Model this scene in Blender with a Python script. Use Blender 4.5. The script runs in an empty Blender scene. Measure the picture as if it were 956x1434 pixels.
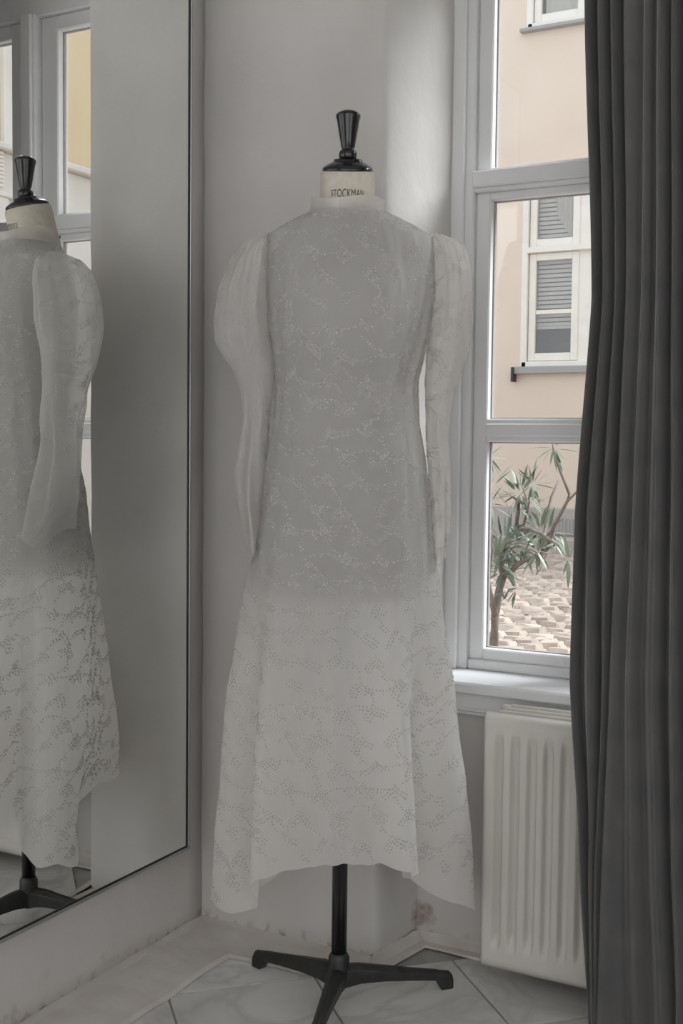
import bpy, bmesh, math, random
from mathutils import Vector, Matrix, noise
random.seed(7)
scene = bpy.context.scene
COL = scene.collection
PI = math.pi
R = math.radians

# ------------------------------------------------------------------ camera
F_PX, YAW, PITCH, ROLL = 1652.64, 0.496912, 0.0581434, -0.0110633
CAM = Vector((0, 0, 1.05))
_cy, _sy = math.cos(YAW), math.sin(YAW)
FW = Vector((-_sy*math.cos(PITCH), _cy*math.cos(PITCH), -math.sin(PITCH)))
_rt = Vector((_cy, _sy, 0)); _up = _rt.cross(FW)
RT = math.cos(ROLL)*_rt - math.sin(ROLL)*_up
UP = math.sin(ROLL)*_rt + math.cos(ROLL)*_up
cd = bpy.data.cameras.new('camera'); cam = bpy.data.objects.new('camera', cd); COL.objects.link(cam)
M = Matrix((RT, UP, -FW)).transposed().to_4x4(); M.translation = CAM
cam.matrix_world = M
cd.sensor_fit = 'VERTICAL'; cd.sensor_height = 36.0; cd.lens = F_PX/1434*36.0
cd.clip_start = 0.02; cd.clip_end = 200
scene.camera = cam

XR_, YR_ = 2.2, -2.3              # inner faces of the right and the rear wall
# ------------------------------------------------------------------ sky and exposure
w = bpy.data.worlds.new('overcast_sky'); scene.world = w; w.use_nodes = True
bg = w.node_tree.nodes['Background']; bg.inputs[0].default_value = (0.90, 0.945, 1.0, 1); bg.inputs[1].default_value = 0.70
scene.view_settings.view_transform = 'Standard'; scene.view_settings.look = 'None'
scene.view_settings.gamma = 1.0; scene.view_settings.use_curve_mapping = False
scene.view_settings.exposure = 1.07
# hazy sun standing over the roof across the courtyard
sd_ = bpy.data.lights.new('hazy_sun', 'SUN'); sd_.energy = 5.6; sd_.angle = R(40); sd_.color = (.975, .985, 1.0)
so_ = bpy.data.objects.new('hazy_sun', sd_); COL.objects.link(so_); so_.location = (6, 8, 9)
so_.rotation_euler = Vector((.72, .50, .72)).to_track_quat('Z', 'Y').to_euler()
# added fill lamps at the two unseen windows (window_2 behind the photographer, window_3 on the right)
for nm, loc, rot, sx, sy, en in (('fill_light_rear', (.5, YR_-.02, 1.475), (R(90), 0, 0), 2.7, 2.15, 8.6),
                                 ('fill_light_right', (XR_-.02, -.5, 1.5), (0, R(90), 0), 1.9, 2.1, 3.6)):
    ld = bpy.data.lights.new(nm, 'AREA'); ld.shape = 'RECTANGLE'; ld.size = sx; ld.size_y = sy; ld.energy = en; ld.color = (1.0, .928, .875)
    lo_ = bpy.data.objects.new(nm, ld); COL.objects.link(lo_); lo_.location = loc; lo_.rotation_euler = rot
scene.cycles.max_bounces = 9; scene.cycles.diffuse_bounces = 5; scene.cycles.transmission_bounces = 4; scene.cycles.transparent_max_bounces = 12
scene.cycles.caustics_reflective = True; scene.cycles.caustics_refractive = False
scene.cycles.use_adaptive_sampling = True; scene.cycles.adaptive_threshold = .025
scene.cycles.use_denoising = True

# ------------------------------------------------------------------ helpers
def at(px, py, depth):
    """a point of the place seen at (px, py) standing depth metres ahead"""
    return CAM + depth*(FW + RT*((px-478)/F_PX) - UP*((py-717)/F_PX))

def tag(o, label=None, cat=None, group=None, kind=None):
    if label: o['label'] = label
    if cat: o['category'] = cat
    if group: o['group'] = group
    if kind: o['kind'] = kind
    return o

def empty(name, loc=(0, 0, 0), rz=0, parent=None):
    o = bpy.data.objects.new(name, None); COL.objects.link(o)
    o.location = loc; o.rotation_euler = (0, 0, rz); o.empty_display_size = .05
    if parent: o.parent = parent
    return o

def link(name, me, mat=None, parent=None, loc=None, smooth=False):
    o = bpy.data.objects.new(name, me); COL.objects.link(o)
    if mat is not None and not me.materials: me.materials.append(mat)
    if parent: o.parent = parent
    if loc: o.location = loc
    if smooth:
        for p in me.polygons: p.use_smooth = True
    return o

def mesh(name, verts, faces):
    me = bpy.data.meshes.new(name); me.from_pydata([tuple(v) for v in verts], [], faces); me.update(); return me

def bm_mesh(name, bm):
    me = bpy.data.meshes.new(name); bmesh.ops.recalc_face_normals(bm, faces=bm.faces); bm.to_mesh(me); bm.free(); return me

def add_box(bm, a, b, bev=0.0, seg=1):
    t = bmesh.new()
    r = bmesh.ops.create_cube(t, size=1)
    for v in r['verts']:
        v.co = Vector([a[i] + (v.co[i]+.5)*(b[i]-a[i]) for i in range(3)])
    if bev > 0:
        bmesh.ops.bevel(t, geom=t.edges[:], offset=bev, segments=seg, affect='EDGES', profile=.5)
    tmp = bpy.data.meshes.new('t'); t.to_mesh(tmp); t.free(); bm.from_mesh(tmp); bpy.data.meshes.remove(tmp)

def box(name, a, b, mat, parent=None, bev=0.0, seg=1):
    bm = bmesh.new(); add_box(bm, a, b, bev, seg); return link(name, bm_mesh(name, bm), mat, parent)

def boxes(name, lst, mat, parent=None, bev=0.0):
    bm = bmesh.new()
    for a, b in lst: add_box(bm, a, b, bev)
    return link(name, bm_mesh(name, bm), mat, parent)

def lathe(name, prof, mat, parent=None, n=48, mtx=None, smooth=True):
    vs, fs = [], []
    for r, z in prof:
        for k in range(n):
            a = 2*PI*k/n; vs.append(Vector((r*math.cos(a), r*math.sin(a), z)))
    for i in range(len(prof)-1):
        for k in range(n):
            k2 = (k+1) % n; fs.append((i*n+k, i*n+k2, (i+1)*n+k2, (i+1)*n+k))
    fs.append(tuple(range(n))[::-1]); fs.append(tuple((len(prof)-1)*n+k for k in range(n)))
    if mtx: vs = [mtx @ v for v in vs]
    o = link(name, mesh(name, vs, fs), mat, parent)
    for p in o.data.polygons: p.use_smooth = smooth and len(p.vertices) == 4
    return o

def tube(bm, pts, rads, n=8):
    pts = [Vector(p) for p in pts]; rings = []
    up = Vector((0, 0, 1))
    for i, p in enumerate(pts):
        d = (pts[min(i+1, len(pts)-1)] - pts[max(i-1, 0)]).normalized()
        s = d.cross(up)
        if s.length < .1: s = d.cross(Vector((1, 0, 0)))
        s.normalize(); t = s.cross(d)
        rings.append([bm.verts.new(p + rads[i]*(math.cos(2*PI*k/n)*s + math.sin(2*PI*k/n)*t)) for k in range(n)])
    for a, b in zip(rings, rings[1:]):
        for k in range(n): bm.faces.new((a[k], a[(k+1) % n], b[(k+1) % n], b[k]))
    bm.faces.new(rings[0][::-1]); bm.faces.new(rings[-1])

def interp(tab, x):
    if x <= tab[0][0]: return tab[0][1]
    for (a, va), (b, vb) in zip(tab, tab[1:]):
        if x <= b:
            t = (x-a)/(b-a); t = t*t*(3-2*t)*.35 + t*.65
            return va + (vb-va)*t
    return tab[-1][1]

def smooth01(a, b, x):
    t = max(0, min(1, (x-a)/(b-a))); return t*t*(3-2*t)

# ------------------------------------------------------------------ materials
def mat(name, col=(.8, .8, .8), rough=.6, metal=0, spec=.5):
    m = bpy.data.materials.new(name); m.use_nodes = True
    b = m.node_tree.nodes['Principled BSDF']
    b.inputs['Base Color'].default_value = (*col, 1); b.inputs['Roughness'].default_value = rough
    b.inputs['Metallic'].default_value = metal; b.inputs['Specular IOR Level'].default_value = spec
    return m

def nodes(m): return m.node_tree.nodes, m.node_tree.links, m.node_tree.nodes['Principled BSDF']

def noisy(name, c1, c2, scale=8, rough=.7, bump=.1, bscale=60, bdist=.002, spec=.3, detail=6, stops=(.35, .65), random_tint=0.0):
    m = mat(name, c1, rough, spec=spec); n, l, b = nodes(m)
    tc = n.new('ShaderNodeTexCoord')
    nz = n.new('ShaderNodeTexNoise'); nz.inputs['Scale'].default_value = scale; nz.inputs['Detail'].default_value = detail
    l.new(tc.outputs['Object'], nz.inputs['Vector'])
    cr = n.new('ShaderNodeValToRGB'); cr.color_ramp.elements[0].position = stops[0]; cr.color_ramp.elements[1].position = stops[1]
    cr.color_ramp.elements[0].color = (*c1, 1); cr.color_ramp.elements[1].color = (*c2, 1)
    l.new(nz.outputs['Fac'], cr.inputs['Fac'])
    out = cr.outputs['Color']
    if random_tint:
        oi = n.new('ShaderNodeObjectInfo'); mr = n.new('ShaderNodeMapRange')
        mr.inputs['To Min'].default_value = 1-random_tint; mr.inputs['To Max'].default_value = 1+random_tint
        l.new(oi.outputs['Random'], mr.inputs['Value'])
        mx = n.new('ShaderNodeVectorMath'); mx.operation = 'SCALE'
        l.new(out, mx.inputs[0]); l.new(mr.outputs['Result'], mx.inputs['Scale']); out = mx.outputs['Vector']
        ad = n.new('ShaderNodeVectorMath'); ad.operation = 'ADD'
        l.new(tc.outputs['Object'], ad.inputs[0])
        sc = n.new('ShaderNodeVectorMath'); sc.operation = 'SCALE'; sc.inputs['Scale'].default_value = 17
        cb = n.new('ShaderNodeCombineXYZ'); l.new(oi.outputs['Random'], cb.inputs[0]); l.new(oi.outputs['Random'], cb.inputs[2])
        l.new(cb.outputs[0], sc.inputs[0]); l.new(sc.outputs['Vector'], ad.inputs[1]); l.new(ad.outputs['Vector'], nz.inputs['Vector'])
    l.new(out, b.inputs['Base Color'])
    if bump:
        n2 = n.new('ShaderNodeTexNoise'); n2.inputs['Scale'].default_value = bscale; n2.inputs['Detail'].default_value = 5
        l.new(tc.outputs['Object'], n2.inputs['Vector'])
        bp = n.new('ShaderNodeBump'); bp.inputs['Strength'].default_value = bump; bp.inputs['Distance'].default_value = bdist
        l.new(n2.outputs['Fac'], bp.inputs['Height']); l.new(bp.outputs['Normal'], b.inputs['Normal'])
    return m

def plaster():
    """old white plaster: trowel relief, faint greying, brown damp marks just over the floor"""
    m = noisy('old_white_plaster', (.555, .538, .518), (.62, .602, .582), 3.0, .85, .35, 22, .006, .15)
    n, l, b = nodes(m)
    tc = n.new('ShaderNodeTexCoord'); sx = n.new('ShaderNodeSeparateXYZ'); l.new(tc.outputs['Object'], sx.inputs[0])
    nz = n.new('ShaderNodeTexNoise'); nz.inputs['Scale'].default_value = 9; nz.inputs['Detail'].default_value = 8; nz.inputs['Roughness'].default_value = .7
    l.new(tc.outputs['Object'], nz.inputs['Vector'])
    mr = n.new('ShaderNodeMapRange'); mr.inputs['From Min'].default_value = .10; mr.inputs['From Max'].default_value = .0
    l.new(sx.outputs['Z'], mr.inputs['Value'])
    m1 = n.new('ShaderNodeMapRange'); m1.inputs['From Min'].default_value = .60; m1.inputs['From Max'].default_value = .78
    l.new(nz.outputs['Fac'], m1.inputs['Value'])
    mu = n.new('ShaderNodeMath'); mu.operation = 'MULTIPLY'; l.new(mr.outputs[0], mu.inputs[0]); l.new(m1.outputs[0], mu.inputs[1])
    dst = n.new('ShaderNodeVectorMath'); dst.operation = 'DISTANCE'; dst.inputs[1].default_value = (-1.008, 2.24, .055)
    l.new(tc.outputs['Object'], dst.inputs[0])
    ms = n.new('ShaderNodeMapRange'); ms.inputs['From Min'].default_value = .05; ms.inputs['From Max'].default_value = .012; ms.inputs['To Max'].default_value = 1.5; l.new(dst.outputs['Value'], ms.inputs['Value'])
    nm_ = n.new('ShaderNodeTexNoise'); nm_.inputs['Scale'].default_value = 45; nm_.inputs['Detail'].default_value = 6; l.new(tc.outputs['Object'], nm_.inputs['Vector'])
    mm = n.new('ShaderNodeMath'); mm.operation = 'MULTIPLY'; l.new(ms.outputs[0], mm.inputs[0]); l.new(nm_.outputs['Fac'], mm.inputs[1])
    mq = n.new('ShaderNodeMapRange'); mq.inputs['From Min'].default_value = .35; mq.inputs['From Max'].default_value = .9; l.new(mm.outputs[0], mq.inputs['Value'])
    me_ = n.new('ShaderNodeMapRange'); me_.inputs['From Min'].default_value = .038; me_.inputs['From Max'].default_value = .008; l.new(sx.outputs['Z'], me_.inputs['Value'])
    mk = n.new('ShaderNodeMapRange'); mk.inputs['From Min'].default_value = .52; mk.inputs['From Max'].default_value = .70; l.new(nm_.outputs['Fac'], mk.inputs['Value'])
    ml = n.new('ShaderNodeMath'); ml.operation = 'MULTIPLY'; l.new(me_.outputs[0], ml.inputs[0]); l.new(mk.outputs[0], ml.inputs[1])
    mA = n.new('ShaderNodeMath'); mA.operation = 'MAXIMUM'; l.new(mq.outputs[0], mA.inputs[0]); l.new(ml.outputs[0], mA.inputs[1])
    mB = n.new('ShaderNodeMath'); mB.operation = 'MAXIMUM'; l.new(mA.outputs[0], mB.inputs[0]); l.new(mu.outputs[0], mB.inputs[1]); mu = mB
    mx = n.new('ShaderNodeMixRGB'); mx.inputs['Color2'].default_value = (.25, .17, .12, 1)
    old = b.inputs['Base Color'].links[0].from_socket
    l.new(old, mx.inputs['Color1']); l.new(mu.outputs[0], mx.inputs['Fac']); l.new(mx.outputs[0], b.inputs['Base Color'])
    return m

def marble():
    m = noisy('grey_marble_tile', (.57, .56, .54), (.72, .705, .685), 5, .36, .03, 40, .001, .5, 9, (.3, .7), .05)
    n, l, b = nodes(m)
    tc = n.new('ShaderNodeTexCoord')
    nz = n.new('ShaderNodeTexNoise'); nz.inputs['Scale'].default_value = 3.5; nz.inputs['Detail'].default_value = 7; nz.inputs['Distortion'].default_value = 1.6
    src = n['Noise Texture'].inputs['Vector'].links[0].from_socket
    l.new(src, nz.inputs['Vector'])
    cr = n.new('ShaderNodeValToRGB'); e = cr.color_ramp.elements
    e[0].position = .44; e[0].color = (0, 0, 0, 1); e[1].position = .5; e[1].color = (1, 1, 1, 1)
    x = cr.color_ramp.elements.new(.56); x.color = (0, 0, 0, 1)
    l.new(nz.outputs['Fac'], cr.inputs['Fac'])
    mx = n.new('ShaderNodeMixRGB'); mx.inputs['Color2'].default_value = (.43, .425, .42, 1)
    mu = n.new('ShaderNodeMath'); mu.operation = 'MULTIPLY'; mu.inputs[1].default_value = .55
    l.new(cr.outputs[0], mu.inputs[0]); l.new(mu.outputs[0], mx.inputs['Fac'])
    old = b.inputs['Base Color'].links[0].from_socket
    l.new(old, mx.inputs['Color1']); l.new(mx.outputs[0], b.inputs['Base Color'])
    return m

def cloth(name, col, opacity, transl, grain=True):
    """thin white cotton: part of the light is reflected, part comes through scattered, a little passes straight between the threads"""
    m = bpy.data.materials.new(name); m.use_nodes = True
    n, l = m.node_tree.nodes, m.node_tree.links
    n.clear(); out = n.new('ShaderNodeOutputMaterial')
    df = n.new('ShaderNodeBsdfDiffuse'); df.inputs['Color'].default_value = (*col, 1)
    tr = n.new('ShaderNodeBsdfTranslucent'); tr.inputs['Color'].default_value = (*col, 1)
    if grain:
        uv = n.new('ShaderNodeUVMap'); uv.uv_map = 'cloth'
        cn = n.new('ShaderNodeTexNoise'); cn.inputs['Scale'].default_value = 55; cn.inputs['Detail'].default_value = 3
        mp = n.new('ShaderNodeMapping'); mp.inputs['Scale'].default_value = (1, .35, 1); l.new(uv.outputs[0], mp.inputs['Vector']); l.new(mp.outputs[0], cn.inputs['Vector'])
        b2 = n.new('ShaderNodeBump'); b2.inputs['Strength'].default_value = .35; b2.inputs['Distance'].default_value = .004
        l.new(cn.outputs['Fac'], b2.inputs['Height']); l.new(b2.outputs['Normal'], df.inputs['Normal']); l.new(b2.outputs['Normal'], tr.inputs['Normal'])
    mx = n.new('ShaderNodeMixShader'); mx.inputs[0].default_value = transl; l.new(df.outputs[0], mx.inputs[1]); l.new(tr.outputs[0], mx.inputs[2])
    if opacity < 1:
        tp = n.new('ShaderNodeBsdfTransparent')
        m2 = n.new('ShaderNodeMixShader'); m2.inputs[0].default_value = opacity; l.new(tp.outputs[0], m2.inputs[1]); l.new(mx.outputs[0], m2.inputs[2]); mx = m2
    l.new(mx.outputs[0], out.inputs['Surface'])
    return m

def glass_mat(name, refl=.06, tint=(1, 1, 1)):
    m = bpy.data.materials.new(name); m.use_nodes = True; n, l = m.node_tree.nodes, m.node_tree.links; n.clear()
    out = n.new('ShaderNodeOutputMaterial'); t = n.new('ShaderNodeBsdfTransparent'); t.inputs[0].default_value = (*tint, 1)
    g = n.new('ShaderNodeBsdfGlossy'); g.inputs['Roughness'].default_value = .01
    mx = n.new('ShaderNodeMixShader'); mx.inputs[0].default_value = refl
    l.new(t.outputs[0], mx.inputs[1]); l.new(g.outputs[0], mx.inputs[2]); l.new(mx.outputs[0], out.inputs[0]); return m

MAT = dict(
    plaster=plaster(),
    ceiling=noisy('white_ceiling_paint', (.74, .74, .73), (.78, .78, .77), 3, .9, .1, 40),
    mortar=noisy('pale_mortar', (.57, .53, .49), (.67, .635, .60), 9, .9, .5, 45, .004, .1),
    subfloor=noisy('grey_grout', (.34, .33, .32), (.40, .39, .375), 20, .9, .2, 80),
    marble=marble(),
    frame=noisy('white_window_paint', (.76, .76, .765), (.80, .80, .805), 6, .45, .06, 35, .002, .4),
    sill=noisy('glossy_white_sill_paint', (.76, .77, .79), (.80, .81, .83), 5, .3, .05, 30, .002, .5),
    radiator=noisy('yellowed_radiator_enamel', (.63, .605, .565), (.67, .645, .605), 6, .42, .08, 50, .001, .4),
    silver=mat('mirror_silver', (.93, .935, .92), 0.0, 1.0),
    aluminium=mat('brushed_aluminium', (.50, .50, .50), .4, .9),
    gasket=mat('dark_gasket', (.015, .015, .02), .4),
    black=mat('black_lacquer', (.010, .010, .011), .16, 0, .6),
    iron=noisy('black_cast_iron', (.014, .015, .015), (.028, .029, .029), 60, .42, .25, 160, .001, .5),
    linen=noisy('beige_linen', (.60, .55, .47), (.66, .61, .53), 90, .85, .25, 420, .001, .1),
    shaded_linen=noisy('shade_darkened_linen', (.14, .13, .118), (.18, .167, .15), 90, .9, .2, 300, .001, .1),  # torso linen with the shade under the dress put into its colour
    ink=mat('black_ink', (.02, .02, .022), .6),
    button=mat('dark_button', (.03, .03, .035), .3),
    lace=cloth('sheer_white_cotton', (.89, .873, .85), .90, .60),
    lace_sleeve=cloth('sheer_white_cotton_single', (.80, .783, .762), .72, .58),
    thread=cloth('embroidery_thread', (.545, .53, .51), 1.0, .13, False),
    velvet=None,
    glass=glass_mat('window_glass', .04, (.97, .98, .98)),
    stucco=noisy('apricot_stucco', (.70, .59, .50), (.745, .635, .545), 1.2, .9, .2, 14, .01, .1),
    ochre=noisy('ochre_stucco', (.72, .59, .40), (.76, .64, .45), 1.0, .9, .2, 14, .01, .1),
    plinth=noisy('grey_plinth_render', (.40, .36, .33), (.47, .43, .40), 4, .9, .3, 30, .008, .1),
    whitewash=noisy('whitewashed_render', (.72, .69, .65), (.78, .76, .72), 2, .9, .2, 20, .008, .1),
    cream=noisy('cream_window_paint', (.78, .74, .68), (.82, .79, .73), 8, .5, .05, 40),
    slate=mat('grey_sill_sheet', (.34, .33, .33), .5),
    dark_room=mat('dim_room_inside', (.30, .28, .265), .9),
    blind=mat('pale_blind_slats', (.84, .80, .77), .5),
    winglass=glass_mat('far_window_glass', .10, (.86, .86, .85)),
    cobble=noisy('worn_cobble_granite', (.36, .30, .255), (.50, .43, .375), 16, .8, .4, 60, .004, .25, 6, (.3, .7), .16),
    grit=noisy('sandy_joint_grit', (.36, .28, .21), (.46, .37, .28), 12, .95, .5, 60, .01, .1),
    bark=noisy('grey_brown_bark', (.15, .125, .11), (.23, .20, .18), 30, .9, .6, 80, .004, .1),
    leaf=noisy('grey_green_leaf', (.13, .17, .12), (.20, .24, .18), 20, .45, .05, 60, .001, .5, 3, (.3, .7), .3),
    terracotta=noisy('terracotta', (.42, .20, .12), (.48, .25, .16), 12, .8, .2, 60),
    petal=mat('red_petal', (.55, .03, .05), .6),
    brass=mat('dark_metal', (.06, .06, .06), .4, .8),
)
def velvet():
    m = noisy('charcoal_velvet', (.105, .103, .103), (.130, .126, .122), 14, .85, .25, 500, .0006, .1)
    n, l, b = nodes(m)
    b.inputs['Sheen Weight'].default_value = 1.0; b.inputs['Sheen Roughness'].default_value = .38
    b.inputs['Sheen Tint'].default_value = (.55, .54, .53, 1)
    return m
MAT['velvet'] = velvet()

# ------------------------------------------------------------------ the room shell
XL, YB = -1.470, 2.086            # left wall, back wall
XR, YR, ZC = XR_, YR_, 2.9
PX, RX = -1.047, -1.003           # pillar corner, inner end of the splayed reveal
WX1 = 0.101                       # right end of the window, widened unseen behind the curtain for more light
YW, YO = 2.24, 2.52               # wall under the window, outside face
SILL, SOFF = 0.567, 2.21

fl = tag(box('floor', (XL-.3, YR-.2, -.16), (XR+.2, YO, -.004), MAT['subfloor']), kind='structure')
T = .29; c45 = math.sqrt(.5)
tm = None; nt = 0
for i in range(-16, 17):
    for j in range(-16, 17):
        a = .3147 + T*(i+.5); b_ = 2.187 + T*(j+.5)
        x = (a-b_)*c45; y = (a+b_)*c45
        lim = YB-.02 if not (PX < x < WX1) else YW-.03
        if not (XL+.02 < x < XR-.05 and YR+.05 < y < lim + .10): continue
        if tm is None:
            bm = bmesh.new(); add_box(bm, (-T/2+.0022, -T/2+.0022, -.011), (T/2-.0022, T/2-.0022, 0), .0008); tm = bm_mesh('tile', bm)
        o = link('tile', tm, MAT['marble'], fl); o.location = (x, y, random.uniform(-.0006, .0004))
        o.rotation_euler = (0, 0, R(45) + random.choice((0, PI/2, PI, -PI/2))); nt += 1

def sheet(name, poly, z0, z1, m, jit=.0022, dz=.045, du=.045, thick_back=None):
    """upright plaster surface along a floor polyline, slightly uneven, closed at the back into a solid"""
    pts = []
    for a, b in zip(poly, poly[1:]):
        a, b = Vector(a), Vector(b); k = max(1, int((b-a).length/du))
        for i in range(k): pts.append(a + (b-a)*i/k)
    pts.append(Vector(poly[-1]))
    nz_ = max(1, int((z1-z0)/dz)); vs, fs = [], []
    n = len(pts)
    for j in range(nz_+1):
        z = z0 + (z1-z0)*j/nz_
        for p in pts:
            q = Vector((p.x*6, p.y*6, z*6)); d = noise.noise_vector(q)*jit + noise.noise_vector(q*5)*jit*.45
            vs.append((p.x+d.x, p.y+d.y, z))
    for j in range(nz_):
        for i in range(n-1):
            fs.append((j*n+i, j*n+i+1, (j+1)*n+i+1, (j+1)*n+i))
    if thick_back:
        m0 = len(vs); tb = thick_back
        for z in (z0, z1):
            for p in tb: vs.append((p[0], p[1], z))
        k = len(tb); ring0 = [i for i in range(n)] + [m0+i for i in range(k)]
        ring1 = [nz_*n+i for i in range(n)] + [m0+k+i for i in range(k)]
        fs.append(tuple(ring0[::-1])); fs.append(tuple(ring1))
        fs.append(tuple([m0, m0+k] + [j*n+n-1 for j in range(nz_, -1, -1)]))
        fs.append(tuple([m0+k-1] + [j*n for j in range(nz_+1)] + [m0+2*k-1]))
        for i in range(k-1): fs.append((m0+i, m0+i+1, m0+k+i+1, m0+k+i))
    o = link(name, mesh(name, vs, fs), m)
    for p in o.data.polygons: p.use_smooth = len(p.vertices) == 4 and p.area < .01
    return tag(o, kind='structure')

# left wall, back wall with its pillar corner and splayed reveal, wall under the window
sheet('wall_left', [(XL, YB+.004), (XL, YR)], -.012, ZC, MAT['plaster'], .0016, .06, .06, [(XL-.22, YR), (XL-.22, YB+.004)])
sheet('wall_back', [(RX, YO), (RX, 2.37), (-1.018, 2.27), (PX+.006, YB+.022), (PX, YB+.004), (PX-.006, YB), (XL, YB)], -.012, ZC, MAT['plaster'], .0022, .03, .03,
      [(XL-.22, YB), (XL-.22, YO)])
sheet('wall_under_window', [(WX1+.03, YW), (RX-.04, YW)], -.012, SILL-.024, MAT['plaster'], .0018, .03, .03, [(RX-.04, YO), (WX1+.03, YO)])
tag(box('wall_above_window', (RX-.06, YB+.004, SOFF), (WX1+.06, YO, ZC), MAT['plaster'], None, .004), kind='structure')
sheet('wall_back_right', [(XR, YB), (WX1+.044, YB), (WX1, 2.37), (WX1, YO)], -.012, ZC, MAT['plaster'], .002, .06, .06, [(XR, YO)])
tag(box('ceiling', (XL-.22, YR-.2, ZC), (XR+.2, YO, ZC+.15), MAT['ceiling']), kind='structure')
# unseen sides of the room, behind the photographer: wide windows added for light
def wall_with_opening(name, axis, at_, lo, hi, o0, o1, oz0, oz1, t):
    bm = bmesh.new()
    def bx(u0, u1, z0, z1):
        if axis == 'y': add_box(bm, (u0, at_, z0), (u1, at_+t, z1))
        else: add_box(bm, (at_, u0, z0), (at_+t, u1, z1))
    bx(lo, o0, -.012, ZC); bx(o1, hi, -.012, ZC); bx(o0, o1, -.012, oz0); bx(o0, o1, oz1, ZC)
    return tag(link(name, bm_mesh(name, bm), MAT['plaster']), kind='structure')
wall_with_opening('wall_rear', 'y', YR-.2, XL-.22, XR+.2, -.9, 1.9, .35, 2.6, .2)
wall_with_opening('wall_right', 'x', XR, YR, YO, -1.6, .6, .5, 2.5, .2)
def unseen_window(name, axis, at_, o0, o1, z0, z1, n):
    w_ = tag(empty(name, (0, 0, 0)), kind='structure')
    L = []
    def bx(u0, u1, a, b):
        L.append(((u0, at_, a), (u1, at_+.06, b)) if axis == 'y' else ((at_, u0, a), (at_+.06, u1, b)))
    bx(o0, o1, z0, z0+.05); bx(o0, o1, z1-.05, z1)
    for k in range(n+1):
        u = o0 + (o1-o0-.05)*k/n; bx(u, u+.05, z0+.05, z1-.05)
    boxes('window_frame', L, MAT['frame'], w_, .003)
    for k in range(n):
        a = o0 + (o1-o0-.05)*k/n + .05; b = o0 + (o1-o0-.05)*(k+1)/n
        if axis == 'y': box('pane', (a, at_+.028, z0+.05), (b, at_+.032, z1-.05), MAT['glass'], w_)
        else: box('pane', (at_+.028, a, z0+.05), (at_+.032, b, z1-.05), MAT['glass'], w_)
unseen_window('window_2', 'y', YR-.13, -.9, 1.9, .35, 2.6, 3)
unseen_window('window_3', 'x', XR+.07, -1.6, .6, .5, 2.5, 2)

# mortar fillets where wall meets floor: uneven low strips
def fillet(name, inner, outer, h=.006, hw=.012):
    vs, fs = [], []
    n = 60
    for i in range(n+1):
        t = i/n
        def pt(L):
            k = t*(len(L)-1); j = min(int(k), len(L)-2); a, b = Vector(L[j]), Vector(L[j+1]); return a + (b-a)*(k-j)
        a, b = pt(inner), pt(outer)
        e = noise.noise(Vector((a.x*14, a.y*14, 3)))*.008
        for s, z in ((0, hw+abs(noise.noise(Vector((a.x*25, a.y*25, 0))))*.006), (.12, hw*.8), (.5, h*.9), (.93, h*.7), (1.0, .0005)):
            p = a + (b-a)*(s + (e if s > .5 else 0)/max((b-a).length, .01))
            vs.append((p.x, p.y, z + noise.noise(Vector((p.x*30, p.y*30, 7)))*.0018*(s < 1)))
    for i in range(n):
        for k in range(4): fs.append((i*5+k, (i+1)*5+k, (i+1)*5+k+1, i*5+k+1))
    o = link(name, mesh(name, vs, fs), MAT['mortar']); bmx = bmesh.new(); bmx.from_mesh(o.data); bmesh.ops.recalc_face_normals(bmx, faces=bmx.faces); bmx.to_mesh(o.data); bmx.free()
    return tag(o, kind='structure')
fillet('baseboard_left', [(XL, YB), (XL, -1.2)], [(-1.312, 1.962), (-1.312, -1.2)])
fillet('baseboard_back', [(XL, YB), (PX, YB)], [(-1.312, 1.962), (-1.02, 1.975)])
fillet('trim_1', [(PX, YB), (-1.016, YW-.004)], [(-1.02, 1.995), (-.985, 2.205)], .007, .02)
fillet('trim_2', [(-1.02, YW), (WX1, YW)], [(-.985, 2.205), (WX1, 2.205)], .007, .02)

# ------------------------------------------------------------------ the casement window
W = tag(empty('window_1', (0, 0, 0)), kind='structure')
yf = 2.345                     # face of the fixed frame
FR = MAT['frame']
boxes('window_frame', [((RX-.01, yf, SILL), (-.963, 2.46, SOFF+.01)), ((WX1-.04, yf, SILL), (WX1+.01, 2.46, SOFF+.01)),
                       ((-.963, yf, 2.135), (WX1-.04, 2.46, SOFF+.01)), ((-.963, yf+.006, SILL), (WX1-.04, 2.46, SILL+.022)),
                       ((RX-.01, yf-.012, SILL), (-.982, yf+.002, SOFF)), ((WX1-.021, yf-.012, SILL), (WX1+.01, yf+.002, SOFF))], FR, W, .003)
boxes('transom', [((-.963, yf-.014, 1.588), (WX1-.04, 2.46, 1.622)), ((-.963, yf-.004, 1.580), (WX1-.04, 2.44, 1.590))], FR, W, .003)
for mx_ in (-.655, -.297):
    boxes('mullion', [((mx_, yf-.012, SILL+.02), (mx_+.05, 2.46, 2.14)), ((mx_+.007, yf-.02, SILL+.02), (mx_+.043, yf, 2.14))], FR, W, .003)
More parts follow.
